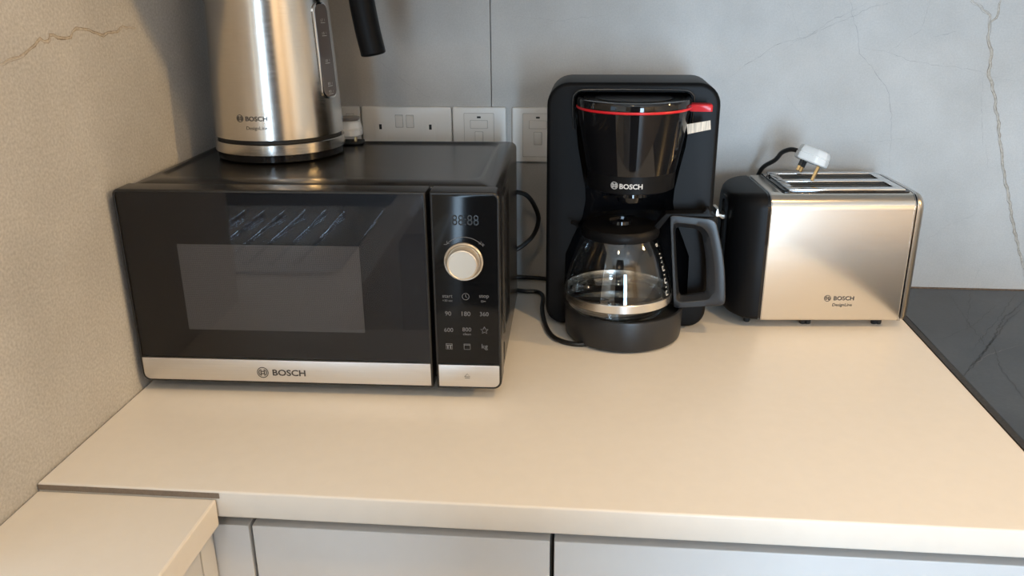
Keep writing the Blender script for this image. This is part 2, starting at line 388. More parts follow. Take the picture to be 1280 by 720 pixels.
VEINS_LEFT = [(0.0022, [[-0.5824, 0.4], [-0.5699, 0.4037], [-0.554, 0.4049], [-0.5408, 0.4089], [-0.5267, 0.4142], [-0.5165, 0.4199], [-0.5046, 0.4166], [-0.5004, 0.4228], [-0.4881, 0.4196], [-0.4653, 0.4183], [-0.4529, 0.4271], [-0.4362, 0.4249], [-0.4099, 0.418], [-0.3736, 0.4191], [-0.3601, 0.4249], [-0.3313, 0.4206]], 1), (0.0006, [[-0.4268, 0.4547], [-0.4339, 0.429]], 0), (0.0006, [[-0.3939, 0.4258], [-0.3845, 0.447], [-0.3353, 0.4473], [-0.3243, 0.4531]], 0), (0.0008, [[-0.338, 0.4384], [-0.3123, 0.4207], [-0.2821, 0.3886], [-0.2624, 0.3604]], 0), (0.0006, [[-0.4001, 0.406], [-0.375, 0.3774], [-0.3451, 0.3559], [-0.32, 0.3321], [-0.2938, 0.305], [-0.3107, 0.2617]], 0), (0.0006, [[-0.428, 0.4106], [-0.4359, 0.3773], [-0.4648, 0.3662]], 0)]
VEINS_BLACK = [(0.003, [[1.0146, -0.3419], [1.0616, -0.2779], [1.1016, -0.2177], [1.1578, -0.128], [1.2205, -0.0512]], 0), (0.002, [[1.0285, -0.32], [1.1119, -0.2068], [1.1594, -0.1336], [1.1995, -0.0898]], 0), (0.0012, [[1.0992, -0.2278], [1.0739, -0.3122], [1.0692, -0.3616], [1.0645, -0.3924]], 0), (0.0012, [[1.1196, -0.016], [1.1132, -0.0593], [1.104, -0.1162], [1.0975, -0.156], [1.0909, -0.2093], [1.0834, -0.255]], 0), (0.0012, [[1.1554, -0.0159], [1.1232, -0.0919], [1.0858, -0.1777]], 0), (0.0012, [[1.0585, -0.2569], [1.0973, -0.201], [1.129, -0.1578], [1.1648, -0.1071], [1.2039, -0.0476], [1.2282, -0.0156]], 0), (0.0012, [[1.0374, -0.3064], [1.0749, -0.2677], [1.106, -0.2466], [1.1412, -0.2245]], 2), (0.001, [[1.0086, -0.2157], [1.0232, -0.2204], [1.0406, -0.2132], [1.1021, -0.1599], [1.1694, -0.0743]], 0)]
def vein_mesh(data, fn, seed, step=0.006, amp=0.0016):
    rg = random.Random(seed); V = []; F = []
    for (w, pts, kind) in data:
        P = [Vector(p) for p in pts]; path = []
        for a, b in zip(P, P[1:]):
            n_ = max(2, int((b - a).length / step)); t = (b - a).normalized(); q = Vector((-t.y, t.x))
            for i in range(n_): path.append(a.lerp(b, i / n_) + (q * rg.uniform(-amp, amp) if i else Vector((0, 0))))
        path.append(P[-1])
        strands = [0.0] if not kind == 1 else [-0.8, 0.75]
        for off in strands:
            base = len(V); n_ = len(path)
            for i, p in enumerate(path):
                t = (path[min(i + 1, n_ - 1)] - path[max(i - 1, 0)]).normalized(); q = Vector((-t.y, t.x))
                ww = w * (0.55 if kind == 1 else 1.0) * rg.uniform(0.35, 1.0) * min(1.0, 0.25 + 4.0 * min(i, n_ - 1 - i) / n_)
                c = p + q * (off * w * rg.uniform(0.55, 1.05))
                V.append(fn(*(c + q * ww / 2))); V.append(fn(*(c - q * ww / 2)))
            for i in range(n_ - 1): F.append((base + 2 * i, base + 2 * i + 1, base + 2 * i + 3, base + 2 * i + 2))
    return V, F
def veins(name, data, fn, mat, parent, seed, **k):
    V, F = vein_mesh(data, fn, seed, **k)
    me = bpy.data.meshes.new(name); me.from_pydata(V, [], F)
    o = link(name, me, mat, parent, smooth=False); o['kind'] = 'stuff'; return o
veins('vein_fill', [(w * 1.5, p_, 0) for w, p_, k in VEINS_BACK if k == 1], lambda a, b: (a, -0.00010, b), M['vein_fill'], wb, 1, amp=0.0008)
veins('vein', [v for v in VEINS_BACK if v[2] == 1], lambda a, b: (a, -0.00016, b), M['vein'], wb, 1)
veins('hairline_vein', [(w * 0.75, p_, k) for w, p_, k in VEINS_BACK if k == 0], lambda a, b: (a, -0.00015, b), M['vein_grey'], wb, 2)
veins('vein_fill', [(w * 1.3, p_, 0) for w, p_, k in VEINS_LEFT if k == 1], lambda a, b: (0.00010, a, b), M['vein_fill'], wl, 3, amp=0.0008)
veins('vein', [v for v in VEINS_LEFT if v[2] == 1], lambda a, b: (0.00015, a, b), M['vein'], wl, 3)
veins('hairline_vein', [(w * 0.6, p_, k) for w, p_, k in VEINS_LEFT if k == 0], lambda a, b: (0.00015, a, b), M['vein_grey'], wl, 4)

struct(obj('floor', nbox(-0.75, 3.7, -4.4, 0.1, -0.96, -0.9), M['floor']))
struct(obj('ceiling', nbox(-0.75, 3.7, -4.4, 0.1, 1.5, 1.56), M['ceiling']))
struct(obj('wall_right', nbox(3.6, 3.7, -4.4, 0.1, -0.9, 1.5), M['room_wall']))
bm = bmesh.new()
for x0, x1, z0, z1 in ((-0.75, 0.1, -0.9, 1.5), (0.5, 1.06, -0.9, 1.5), (1.82, 3.6, -0.9, 1.5), (0.1, 0.5, 1.12, 1.5), (1.06, 1.82, 1.08, 1.5), (1.06, 1.82, -0.9, -0.83), (0.1, 0.5, -0.9, -0.82)):
    box(bm, x0, x1, -4.35, -4.25, z0, z1)
struct(obj('wall_front', bm, M['room_wall']))
bm = bmesh.new()
for y0, y1, z0, z1 in ((-4.25, -1.85, -0.9, 1.5), (-1.85, -0.85, -0.9, 0.08), (-1.85, -0.85, 0.75, 1.5), (-0.85, -0.7955, -0.9, 1.5)):
    box(bm, -0.70, -0.60, y0, y1, z0, z1)
struct(obj('wall_recess', bm, M['room_wall']))
struct(obj('trim_1', nbox(0.0, 2.6, -0.42, -0.002, 0.58, 1.49), M['cabinet']))     # bulkhead above, out of the picture

struct(obj('light_blocker', nbox(0.38, 0.86, -1.95, -1.72, -0.9, 0.80), M['blocker']))      # added unseen block behind the camera, shades like a person standing there

# ================================================================ WORKTOPS AND CABINETS
bm = slab(0.001, 1.0105, -0.657, -0.001, 0.0012, 0.0, -0.030, 0.0025, axis='z', n=2)
worktop = tag(obj('worktop', bm, M['counter']), 'long cream white worktop carrying the microwave, coffee maker and toaster', 'worktop')

obj('step_strip', nbox(0.0015, 0.190, -0.6578, -0.6571, -0.0076, -0.0018), M['step_strip'], worktop)['label'] = 'brown strip along the step'  # thin brown strip on the front face of the step

bm = bmesh.new()
outer = [(0.187, -0.6582), (0.187, -2.7), (-0.595, -2.7), (-0.595, -0.797), (0.0012, -0.797), (0.0012, -0.6582)]
hole = [(-0.36, -1.80), (0.125, -1.80), (0.125, -1.39), (-0.36, -1.39)]
edges = []
for lp in (outer, hole):
    vs = [bm.verts.new((x, y, -0.008)) for x, y in lp]
    for i in range(len(vs)): edges.append(bm.edges.new((vs[i], vs[(i + 1) % len(vs)])))
bmesh.ops.triangle_fill(bm, edges=edges, use_beauty=True)
r_ = bmesh.ops.extrude_face_region(bm, geom=list(bm.faces))
bmesh.ops.translate(bm, vec=(0, 0, -0.030), verts=[v for v in r_['geom'] if isinstance(v, bmesh.types.BMVert)])
side_top = tag(obj('worktop', bm, M['counter'], smooth=False), 'lower cream white worktop with a shallow step at the left corner', 'worktop')
md = side_top.modifiers.new('rounding', 'BEVEL'); md.width = 0.0022; md.segments = 2; md.limit_method = 'ANGLE'; md.angle_limit = 0.9

bt = thing('black_worktop', 'black stone worktop with dark veins right of the toaster', 'worktop', (0, 0, 0))
obj('slab', nbox(1.0185, 2.6, -0.657, -0.0048, -0.030, 0.0012, 0.0008, 1), M['black_top'], bt)
obj('edge_seal', nbox(1.0108, 1.0182, -0.656, -0.0045, -0.028, 0.0006), M['dark_seal'], bt)
obj('wall_seal', nbox(1.0108, 2.6, -0.0045, -0.0003, -0.028, 0.0022), M['seal'], bt)
veins('vein', [v for v in VEINS_BLACK if v[2] == 0], lambda a, b: (a, b, 0.0014), M['black_vein'], bt, 5)
veins('vein', [v for v in VEINS_BLACK if v[2] == 2], lambda a, b: (a, b, 0.0014), M['pale_vein'], bt, 6)

def base_cabinet(x0, x1, label):
    t = thing('base_cabinet', label, 'cabinet', ((x0 + x1) / 2, -0.32, -0.9), 0, 'base cabinets under the long worktop')
    h = (x1 - x0) / 2
    obj('carcass', nbox(-h + 0.0005, h - 0.0005, -0.300, 0.315, 0.08, 0.8695), M['carcass'], t)
    obj('plinth', nbox(-h + 0.0005, h - 0.0005, -0.26, 0.30, 0.0, 0.0795), M['cabinet'], t)
    obj('door', slab(-h + 0.002, h - 0.002, 0.09, 0.850, 0.001, -0.321, -0.3005, 0.0012), M['cabinet'], t)
    return t
base_cabinet(0.2095, 0.5175, 'white base cabinet door beside the corner, left of the dark vertical gap')
base_cabinet(0.5180, 1.0085, 'white base cabinet door right of the dark vertical gap, below coffee maker and toaster')
base_cabinet(1.0095, 1.60, 'white base cabinet door at the far right under the black worktop')
t = thing('corner_panel', 'narrow white filler strip in the inside corner under the worktops', 'panel', (0.19, -0.63, -0.9))
obj('face', slab(-0.0370, 0.018, 0.09, 0.850, 0.001, -0.0114, 0.009, 0.0005), M['cabinet'], t)
obj('backing', nbox(-0.0195, 0.018, 0.0095, 0.30, 0.0, 0.8695), M['carcass'], t)
def side_cabinet(y0, y1, label):
    t = thing('side_cabinet', label, 'cabinet', (0.0, (y0 + y1) / 2, -0.9), 0, 'cabinets under the lower left worktop')
    h = (y1 - y0) / 2
    obj('carcass', nbox(0.003 if y0 > -0.79 else -0.59, 0.150, -h + 0.0005, h - 0.0005, 0.08, 0.8615), M['carcass'], t)
    obj('door', slab(-h + 0.0012, h - 0.0012, 0.09, 0.858, 0.001, 0.170, 0.151, 0.0012, axis='x'), M['cabinet'], t)
side_cabinet(-0.672, -0.6422, 'slim white end panel below the lower left worktop, next to the corner')
t = thing('side_cabinet', 'white cabinet door below the lower left worktop, nearest the camera', 'cabinet', (0.0, -0.98, -0.9), 0, 'cabinets under the lower left worktop')
obj('carcass', nbox(-0.59, 0.150, -0.315, 0.18, 0.08, 0.55), M['carcass'], t)
obj('door', slab(-0.315, 0.3066, 0.09, 0.858, 0.001, 0.170, 0.151, 0.0012, axis='x'), M['cabinet'], t)

# sink behind the camera (seen mirrored in the microwave door)
t = thing('sink', 'stainless steel sink with grooved drainer, mirrored in the microwave door', 'sink', (-0.12, -1.35, -0.008))
bm = bmesh.new()
bm = slab(-0.25, 0.255, -0.02, 0.44, 0.03, 0.0003, 0.009, 0.004, axis='z')
obj('drainer', bm, M['stainless'], t)
for i in range(9):
    x = -0.20 + i * 0.045
    obj('drain_rib', slab(x, x + 0.014, 0.03, 0.40, 0.006, 0.0092, 0.0145, 0.0025, axis='z', n=3, seg=3), M['stainless'], t)
bm = rloft([(0.003, -0.25, 0.255, -0.47, -0.022, 0.04), (0.003, -0.225, 0.235, -0.44, -0.05, 0.06), (-0.17, -0.21, 0.22, -0.42, -0.07, 0.06)], 'z', cap0=False)
obj('bowl', bm, M['black_matt'], t, fix=False)  # black colour stands in for the shade deep in the steel bowl

# ================================================================ MICROWAVE
mw = thing('microwave', 'black microwave oven with silver lower strip and round champagne knob', 'microwave', (0.0076, -0.4536, 0.0), 0.0232)
ZB, ZT = 0.0142, 0.2535
cw = 0.4378
# casing: rolled top edges and a sunk top panel
L = [(ZB + 0.0005, 0.0035, cw, 0.0305, 0.33, 0.004)]
for k in range(7):
    a = 0.5 * PI * k / 6; i = 0.010 * (1 - math.cos(a)); L.append((ZT - 0.010 + 0.010 * math.sin(a) - 0.0005, 0.0035 + i, cw - i, 0.0305 + 0.15 * i, 0.33 - i, 0.005))
zt = ZT - 0.0005
L += [(zt, 0.016, cw - 0.022, 0.074, 0.316, 0.02), (zt - 0.0005, 0.0175, cw - 0.0235, 0.0755, 0.3145, 0.02), (zt - 0.0026, 0.021, cw - 0.027, 0.079, 0.311, 0.02), (zt - 0.0029, 0.0235, cw - 0.0295, 0.0815, 0.3085, 0.02)]
obj('casing', rloft(L, 'z', n=6), M['black_satin'], mw, angle=0.9)
obj('side_recess', rloft([(cw + 0.0001, 0.062, 0.150, 0.055, 0.238, 0.012), (cw + 0.0020, 0.064, 0.148, 0.057, 0.236, 0.011), (cw + 0.0020, 0.072, 0.140, 0.066, 0.227, 0.009), (cw + 0.0004, 0.076, 0.136, 0.070, 0.223, 0.009)], 'x', n=4), M['black_satin'], mw)
for k in range(3):
    obj('vent_slot', slab(0.045 + k * 0.011, 0.051 + k * 0.011, 0.022, 0.046, 0.002, cw + 0.0001, cw + 0.0007, 0.0003, axis='x', n=2, seg=1), M['black_deep'], mw)
for (u, n_) in ((0.03, 0.05), (0.41, 0.05), (0.03, 0.29), (0.41, 0.29)):
    obj('foot', lathe([(0.0, 0.0), (0.010, 0.0), (0.011, 0.002), (0.011, ZB + 0.0003), (0, ZB + 0.0003)], 14, (u, n_)), M['rubber'], mw)
# door
def front(u0, u1, r4, pocket):
    b = 0.0024; L = [(0.0295, u0, u1, ZB, ZT, r4)]
    for k in range(4):
        a = 0.5 * PI * k / 3; i = b * (1 - math.cos(a)); L.append((b - b * math.sin(a), u0 + i, u1 - i, ZB + i, ZT - i, tuple(max(q - i, 2e-4) for q in r4)))
    if pocket:
        for (t_, i) in ((0.0002, b + 0.0006), (0.0048, b + 0.0008)): L.append((t_, u0 + i, u1 - i, ZB + i, ZT - i, tuple(max(q - i, 2e-4) for q in r4)))
    return rloft(L, 'y', n=5)
door = obj('door', front(0.0, 0.3586, (0.010, 0.0015, 0.0015, 0.007), True), M['black_satin'], mw)
obj('inner_panel', nbox(0.0036, 0.3552, 0.0030, 0.0046, 0.047, 0.2500), M['door_back'], door)
obj('perforated_screen', nbox(0.0665, 0.2795, 0.0022, 0.0029, 0.0830, 0.1890), M['screen'], door)
obj('glass_pane', nbox(0.0032, 0.3556, 0.0004, 0.0012, 0.0465, 0.2503), M['pane'], door, smooth=False)
strip_o = obj('steel_strip', slab(0.0030, 0.3560, 0.0172, 0.0456, (0.0075, 0.0005, 0.0005, 0.0005), -0.0002, 0.0042, 0.0004), M['steel_trim'], door)
fw = lambda u, v, d=-0.0005: (u, d, v)
v_, f_ = emblem(0.0071)
flat('emblem', marks([(v_, f_, 0.1513, 0.0294)]), fw, M['ink_dark'], door)
v_, f_ = text_data('BOSCH', height=0.0082, width=0.0405, bold=0.022)
flat('lettering', marks([(v_, f_, 0.1836, 0.0296)]), fw, M['ink_dark'], door)
# control panel
cp = obj('control_panel', front(0.3626, 0.4405, (0.0015, 0.010, 0.009, 0.0015), True), M['black_satin'], mw)
obj('cover_plate', slab(0.3654, 0.4379, 0.0466, 0.2505, (0.0005, 0.0005, 0.006, 0.0005), 0.0003, 0.0046, 0.0004), M['black_panel'], cp)
obj('open_button', slab(0.3656, 0.4378, 0.0172, 0.0452, (0.0005, 0.0075, 0.0005, 0.0005), -0.0002, 0.0042, 0.0004), M['steel_trim'], cp)
cf = lambda u, v: (u, 0.00015, v)
def key(pieces, u, v, mat=None, name='key_symbol', fn=cf):
    flat(name, marks([(p_[0], p_[1], du, dv) for p_, du, dv in pieces]), lambda x, y: fn(x + u, y + v), mat or M['ink_grey'], cp)
TX = lambda s, w, dv=0.0: (text_data(s, width=w), 0, dv)
ST = lambda pts, w=0.0006, du=0.0, dv=0.0: (strip(pts, w), du, dv)
key([TX('start', 0.0118), TX('+30 sec', 0.0118, -0.0052)], 0.3790, 0.1316)
key([ST(arc_pts(0.0039, 0, 2 * PI, 28)), ST([(0, 0.0026), (0, -0.0002), (0.0018, -0.0010)])], 0.4001, 0.1316)
key([TX('stop', 0.0112), ST([(0.0001, 0.0008), (-0.0022, 0.0008), (-0.0022, -0.0010), (0.0001, -0.0010), (0.0001, 0.0010)], 0.0005, -0.0012, -0.0054), ST([(0.0004, 0), (0.0030, 0)], 0.0006, -0.0012, -0.0054)], 0.4212, 0.1316)
for s_, u_, v_, w_ in (('90', 0.3791, 0.1104, 0.0072), ('180', 0.4000, 0.1104, 0.0100), ('360', 0.4210, 0.1104, 0.0102), ('600', 0.3792, 0.0899, 0.0104), ('kg', 0.4210, 0.0690, 0.0070)): key([TX(s_, w_)], u_, v_)
key([TX('800', 0.0102), TX('clean', 0.0090, -0.0057)], 0.4004, 0.0908)
star = [((0.0047 if k % 2 == 0 else 0.0021) * math.cos(PI / 2 + k * PI / 5), (0.0047 if k % 2 == 0 else 0.0021) * math.sin(PI / 2 + k * PI / 5)) for k in range(11)]
key([ST(star)], 0.4210, 0.0900)
frame_ = [(-0.0036, 0.0034), (0.0036, 0.0034), (0.0036, -0.0034), (-0.0036, -0.0034), (-0.0036, 0.0036)]
key([ST(frame_), ST([(-0.0036, 0.0016), (0.0036, 0.0016)], 0.0009), ST([(-0.0016, 0.0008), (-0.0016, -0.0028)], 0.0016), ST([(0.0016, 0.0008), (0.0016, -0.0028)], 0.0016)], 0.3791, 0.0690)
key([ST(frame_), ST([(-0.0036, 0.0020), (0.0036, 0.0020)])], 0.4003, 0.0690)
pcs = [ST(arc_pts(0.0272, PI / 2 - 0.78, PI / 2 + 0.78, 24))]
for sgn in (-1, 1):
    ax, az = 0.0272 * math.sin(0.78) * sgn, 0.0272 * math.cos(0.78)
    pcs.append(ST([(ax - 0.0030 * sgn, az + 0.0004), (ax, az), (ax + 0.0001 * sgn, az + 0.0032)]))
key(pcs, 0.3998, 0.1752, name='dial_arrow')
key([ST([(-0.002, 0), (0.002, 0)])], 0.3790, 0.1936, name='minus_sign')
key([ST([(-0.0021, 0), (0.0021, 0)]), ST([(0, -0.0021), (0, 0.0021)])], 0.4210, 0.1938, name='plus_sign')
key([(text_data('88:88', width=0.030, height=0.012), 0, 0)], 0.402, 0.222, M['ink_dim'], 'clock_display')
key([ST([(-0.0032, -0.0012), (0, 0.0024), (0.0032, -0.0012), (-0.0034, -0.0012)], 0.0005), ST([(-0.0030, -0.0032), (0.0030, -0.0032)], 0.0005)], 0.3996, 0.0318, M['ink_dark'], 'eject_symbol', fw)
def disc_y(prof, u, v, n=40):
    bm = bmesh.new(); rings = [[(u + r * math.cos(2 * PI * i / n), y, v + r * math.sin(2 * PI * i / n)) for i in range(n)] for r, y in prof]
    loft(bm, rings, False, True); return bm
kn = obj('knob', disc_y([(0.0178, 0.0002), (0.0178, -0.0125), (0.0172, -0.0140), (0.0160, -0.0145), (0.0155, -0.0140)], 0.3990, 0.1738), M['knob'], cp)
obj('knob_ring', disc_y([(0.0222, 0.0002), (0.0222, -0.0022), (0.0215, -0.0030), (0.0205, -0.0028), (0.0188, -0.0004), (0.0185, 0.0001)], 0.3990, 0.1738), M['knob'], kn)
# its lead, hanging down behind the right side
obj('power_cord', tube([(0.41, 0.338, 0.175), (0.448, 0.352, 0.168), (0.466, 0.362, 0.140), (0.468, 0.362, 0.118), (0.455, 0.356, 0.094), (0.42, 0.345, 0.075), (0.33, 0.345, 0.05)], 0.0036, 10), M['cable'], mw)

# ================================================================ KETTLE AND ITS BASE
KX, KY, KZ = 0.1215, -0.215, 0.2512
kb = thing('power_stand', 'steel ringed black power base under the kettle on the microwave', 'stand', (KX, KY, KZ))
obj('foot_plate', lathe([(0.0, 0.0), (0.080, 0.0), (0.0835, 0.002), (0.0835, 0.0105), (0.0, 0.0105)], 64), M['black_gloss'], kb)
obj('steel_ring', lathe([(0.0800, 0.0108), (0.0855, 0.0108), (0.0862, 0.0115), (0.0860, 0.0241), (0.0853, 0.0248), (0.0, 0.0248)], 96), M['steel_kettle'], kb, angle=0.25)
kt = thing('kettle', 'brushed steel kettle with black handle standing on the microwave', 'kettle', (KX, KY, KZ + 0.0252))
prof = [(0.0, 0.0002), (0.0822, 0.0002), (0.0822, 0.0050)]
def KR(z): return 0.0858 - 0.068 * max(0.0, z - 0.004) ** 1.0 * (0.55 + 0.9 * z)
body = [(0.0822, 0.0051), (KR(0.006), 0.0054)] + [(KR(z / 100), z / 100) for z in range(1, 22)] + [(KR(0.215), 0.215)]
obj('groove', lathe(prof, 64), M['black_deep'], kt)
bd = obj('body', lathe(body, 96), M['steel_kettle'], kt)
zt_ = 0.215; rt = KR(zt_)
obj('lid', lathe([(rt - 0.001, zt_), (rt - 0.004, zt_ + 0.006), (rt - 0.018, zt_ + 0.012), (0.018, zt_ + 0.016), (0.016, zt_ + 0.026), (0.0, zt_ + 0.028)], 48), M['black_matt'], kt)
bm = bmesh.new()
rings = []
for (z, out, half) in ((0.150, 0.000, 0.10), (0.175, 0.010, 0.26), (0.200, 0.024, 0.38), (0.2145, 0.034, 0.42)):
    ring = []
    for k in range(13):
        a = PI + (k - 6) / 6 * half; rr_ = KR(z) - 0.0012 + out * math.cos((k - 6) / 6 * PI / 2) ** 1.2
        ring.append((rr_ * math.cos(a), rr_ * math.sin(a), z))
    rings.append(ring)
loft(bm, rings, False, False, closed=False)
obj('spout', bm, M['steel_kettle'], kt)
ha = math.radians(4)
hp = lambda r, z: (r * math.cos(ha), r * math.sin(ha), z)
HP = [hp(0.060, 0.228), hp(0.098, 0.238), hp(0.116, 0.226), hp(0.121, 0.196), hp(0.1245, 0.165), hp(0.1290, 0.135), hp(0.1335, 0.112), hp(0.1350, 0.1035)]
P_ = smooth_path(HP, 14); bm = bmesh.new(); rings = []
for i, p in enumerate(P_):
    t_ = (P_[min(i + 1, len(P_) - 1)] - P_[max(i - 1, 0)]).normalized(); s_ = Vector((-math.sin(ha), math.cos(ha), 0)); u_ = s_.cross(t_).normalized()
    f = i / (len(P_) - 1); e = max(0.0, (f - 0.90) / 0.10); sc_ = max(0.42, math.sqrt(max(0.0, 1 - e ** 3 * 0.85)))
    a_, b_ = 0.0162 * sc_, 0.0165 * sc_
    rings.append([p + u_ * (a_ * math.copysign(abs(math.cos(2 * PI * q / 20)) ** 0.75, math.cos(2 * PI * q / 20))) + s_ * (b_ * math.copysign(abs(math.sin(2 * PI * q / 20)) ** 0.75, math.sin(2 * PI * q / 20))) for q in range(20)])
loft(bm, rings)
obj('handle', bm, M['black_matt'], kt)
# water gauge: a smoky window set in a raised frame
def on_body(ang, z, d): r_ = KR(z) + d; return (r_ * math.cos(ang), r_ * math.sin(ang), z)
def gauge_patch(a0, a1, z0, z1, r, d, n=8):
    zc = (a1 - a0) * 0.08; o = rr(-zc / 2, zc / 2, z0, z1, r, n); am = (a0 + a1) / 2
    return [on_body(am + u / 0.08, z, d) for u, z in o]
A0, A1 = math.radians(-27), math.radians(-3)
bm = bmesh.new(); loft(bm, [gauge_patch(A0, A1, 0.052, 0.172, 0.012, -0.001), gauge_patch(A0, A1, 0.052, 0.172, 0.012, 0.0016), gauge_patch(A0 + 0.02, A1 - 0.02, 0.0535, 0.1705, 0.0105, 0.0022)])
gf = obj('water_gauge', bm, M['chrome'], kt)
bm = bmesh.new(); loft(bm, [gauge_patch(A0 + 0.035, A1 - 0.035, 0.0545, 0.1695, 0.010, 0.0), gauge_patch(A0 + 0.035, A1 - 0.035, 0.0545, 0.1695, 0.010, 0.0026)])
obj('window', bm, M['gauge'], gf)
am = (A0 + A1) / 2
for s_, z in (('1.7', 0.150), ('1.5', 0.134), ('1.0', 0.100), ('0.5', 0.071), ('0.3', 0.061)):
    flat('gauge_mark', marks([(*text_data(s_, height=0.0030), -0.0030, z), (*strip([(-0.006, 0), (0.004, 0)], 0.0005), 0, z - 0.0032), (*text_data('l', height=0.0026), 0.0034, z)]), lambda u, v: on_body(am + u / 0.08, v, 0.0028), M['ink_light'], gf)
LA = math.radians(-94)
kf = lambda u, v: on_body(LA + u / 0.0845, v, 0.0003)
v_, f_ = emblem(0.0048); flat('emblem', marks([(v_, f_, -0.0145, 0.0335)]), kf, M['ink_dark'], kt)
v_, f_ = text_data('BOSCH', height=0.0060, width=0.0285, bold=0.022); flat('lettering', marks([(v_, f_, 0.0078, 0.0333)]), kf, M['ink_dark'], kt)
v_, f_ = text_data('DesignLine', width=0.0275, height=0.0056); flat('series_lettering', marks([(v_, f_, 0.0076, 0.0210)]), kf, M['ink_dark'], kt)

# ================================================================ PLUGS
def plug_parts(root, mat, name, pin_len=0.0165, extra=0.0055):
    """three-pin plug: flat face at z = 0 with the pins below it, lead leaving towards -x"""
    o = [(-0.0235, -0.012), (-0.016, -0.0225), (0.010, -0.0235), (0.0215, -0.014), (0.0235, 0.0), (0.0215, 0.014), (0.010, 0.0235), (-0.016, 0.0225), (-0.0235, 0.012)]
    pts = [Vector((*p, 0)) for p in o]; sm = []
    for i in range(len(pts)):
        a, b, c = pts[i - 1], pts[i], pts[(i + 1) % len(pts)]
        for f in (-0.32, -0.12, 0.12, 0.32): sm.append((b.lerp(a, -f) if f < 0 else b.lerp(c, f)) * 0.75 + (a.lerp(b, 0.75) * 0.5 + c.lerp(b, 0.75) * 0.5) * 0.25)
    out = [(p.x, p.y) for p in sm]
    bm = bmesh.new(); rings = []
    for z, d in ((0.0, 0.0015), (0.0015, 0.0), (0.0095, 0.0), (0.0100, 0.0012), (0.0110, 0.0012), (0.0115, 0.0004), (0.0185, 0.0022), (0.0210, 0.0050), (0.0218, 0.0085)):
        rings.append([(p.x, p.y, z) for p in inset_outline(out, d)])
    loft(bm, rings)
    b = obj(name, bm, mat, root)
    for (x, y, wx, wy, ln, slv) in ((0.0125, 0.0, 0.0040, 0.0080, pin_len + extra, 0.0), (-0.0100, -0.0110, 0.0040, 0.0063, pin_len, 0.009), (-0.0100, 0.0110, 0.0040, 0.0063, pin_len, 0.009)):
        pn = obj('pin', nbox(x - wx / 2, x + wx / 2, y - wy / 2, y + wy / 2, -ln, -0.0002, 0.0006, 1), M['brass'], b)
        if slv: obj('pin_sleeve', nbox(x - wx / 2 - 0.0003, x + wx / 2 + 0.0003, y - wy / 2 - 0.0003, y + wy / 2 + 0.0003, -min(slv, pin_len - 0.0002), -0.0001), M['rubber'], b)
    return b
pk = thing('plug', 'white three-pin plug with clear collar resting pins down behind the kettle', 'plug', (0.1900, -0.1330, 0.2622), math.radians(8))
plug_parts(pk, M['white_plastic'], 'plug_body', 0.0088, 0.0022)
obj('pin_guard', slab(-0.024, 0.024, -0.018, 0.018, 0.006, -0.0110, -0.0090, 0.0006, axis='z', n=3, seg=1), M['rubber'], pk)
obj('clear_collar', slab(-0.012, 0.020, -0.018, 0.018, 0.012, 0.0222, 0.0258, 0.0016, axis='z'), M['clear_plastic'], pk)
obj('cord_grip', tube([(-0.022, 0, 0.010), (-0.034, 0.006, 0.008), (-0.040, 0.020, 0.000), (-0.042, 0.036, -0.0060)], 0.0042, 10), M['cable'], pk)

# ================================================================ SOCKETS
def faceplate(name, label, cat, x, w, zc=0.2435):
    t = thing(name, label, cat, (x, -0.0001, zc))
    obj('faceplate', slab(-w / 2, w / 2, -0.043, 0.043, 0.003, -0.0085, 0.0, 0.0022), M['white_plastic'], t)
    return t
def outlet(t, x):
    obj('shutter_panel', slab(x - 0.0095, x + 0.0095, 0.001 - 0.022, 0.019, 0.002, -0.0090, -0.0078, 0.0003, seg=1, n=2), M['white_plastic'], t)
    obj('earth_slot', nbox(x - 0.0021, x + 0.0021, -0.00925, -0.0085, 0.0075, 0.0155), M['black_deep'], t)
    for s in (-1, 1): obj('pin_slot', nbox(x + s * 0.011 - 0.0032, x + s * 0.011 + 0.0032, -0.00925, -0.0080, -0.0160, -0.0120), M['black_deep'], t)
def rocker(t, x, z, w, h):
    bm = rloft([(-0.0083, x - w / 2, x + w / 2, z - h / 2, z + h / 2, 0.001), (-0.0105, x - w / 2 + 0.0004, x + w / 2 - 0.0004, z - h / 2 + 0.0004, z + h / 2 - 0.0004, 0.001)], 'y', n=2)
    for v in bm.verts:
        if v.co.y < -0.01: v.co.y -= 0.0022 * (v.co.z - z) / h
    obj('rocker_surround', slab(x - w / 2 - 0.0008, x + w / 2 + 0.0008, z - h / 2 - 0.0008, z + h / 2 + 0.0008, 0.001, -0.0087, -0.0080, 0.0002, seg=1, n=2), M['white_edge'], t)
    obj('rocker', bm, M['white_plastic'], t)
t = faceplate('socket', 'white single wall socket half hidden behind the kettle', 'socket', 0.1345, 0.084)
outlet(t, 0.0); rocker(t, 0.026, 0.022, 0.0115, 0.019)
t = faceplate('double_socket', 'white double wall socket with two rocker switches above the microwave', 'socket', 0.2518, 0.1455)
outlet(t, -0.0425); outlet(t, 0.0385); rocker(t, -0.0117, 0.0205, 0.0112, 0.019); rocker(t, 0.0058, 0.0203, 0.0112, 0.019)
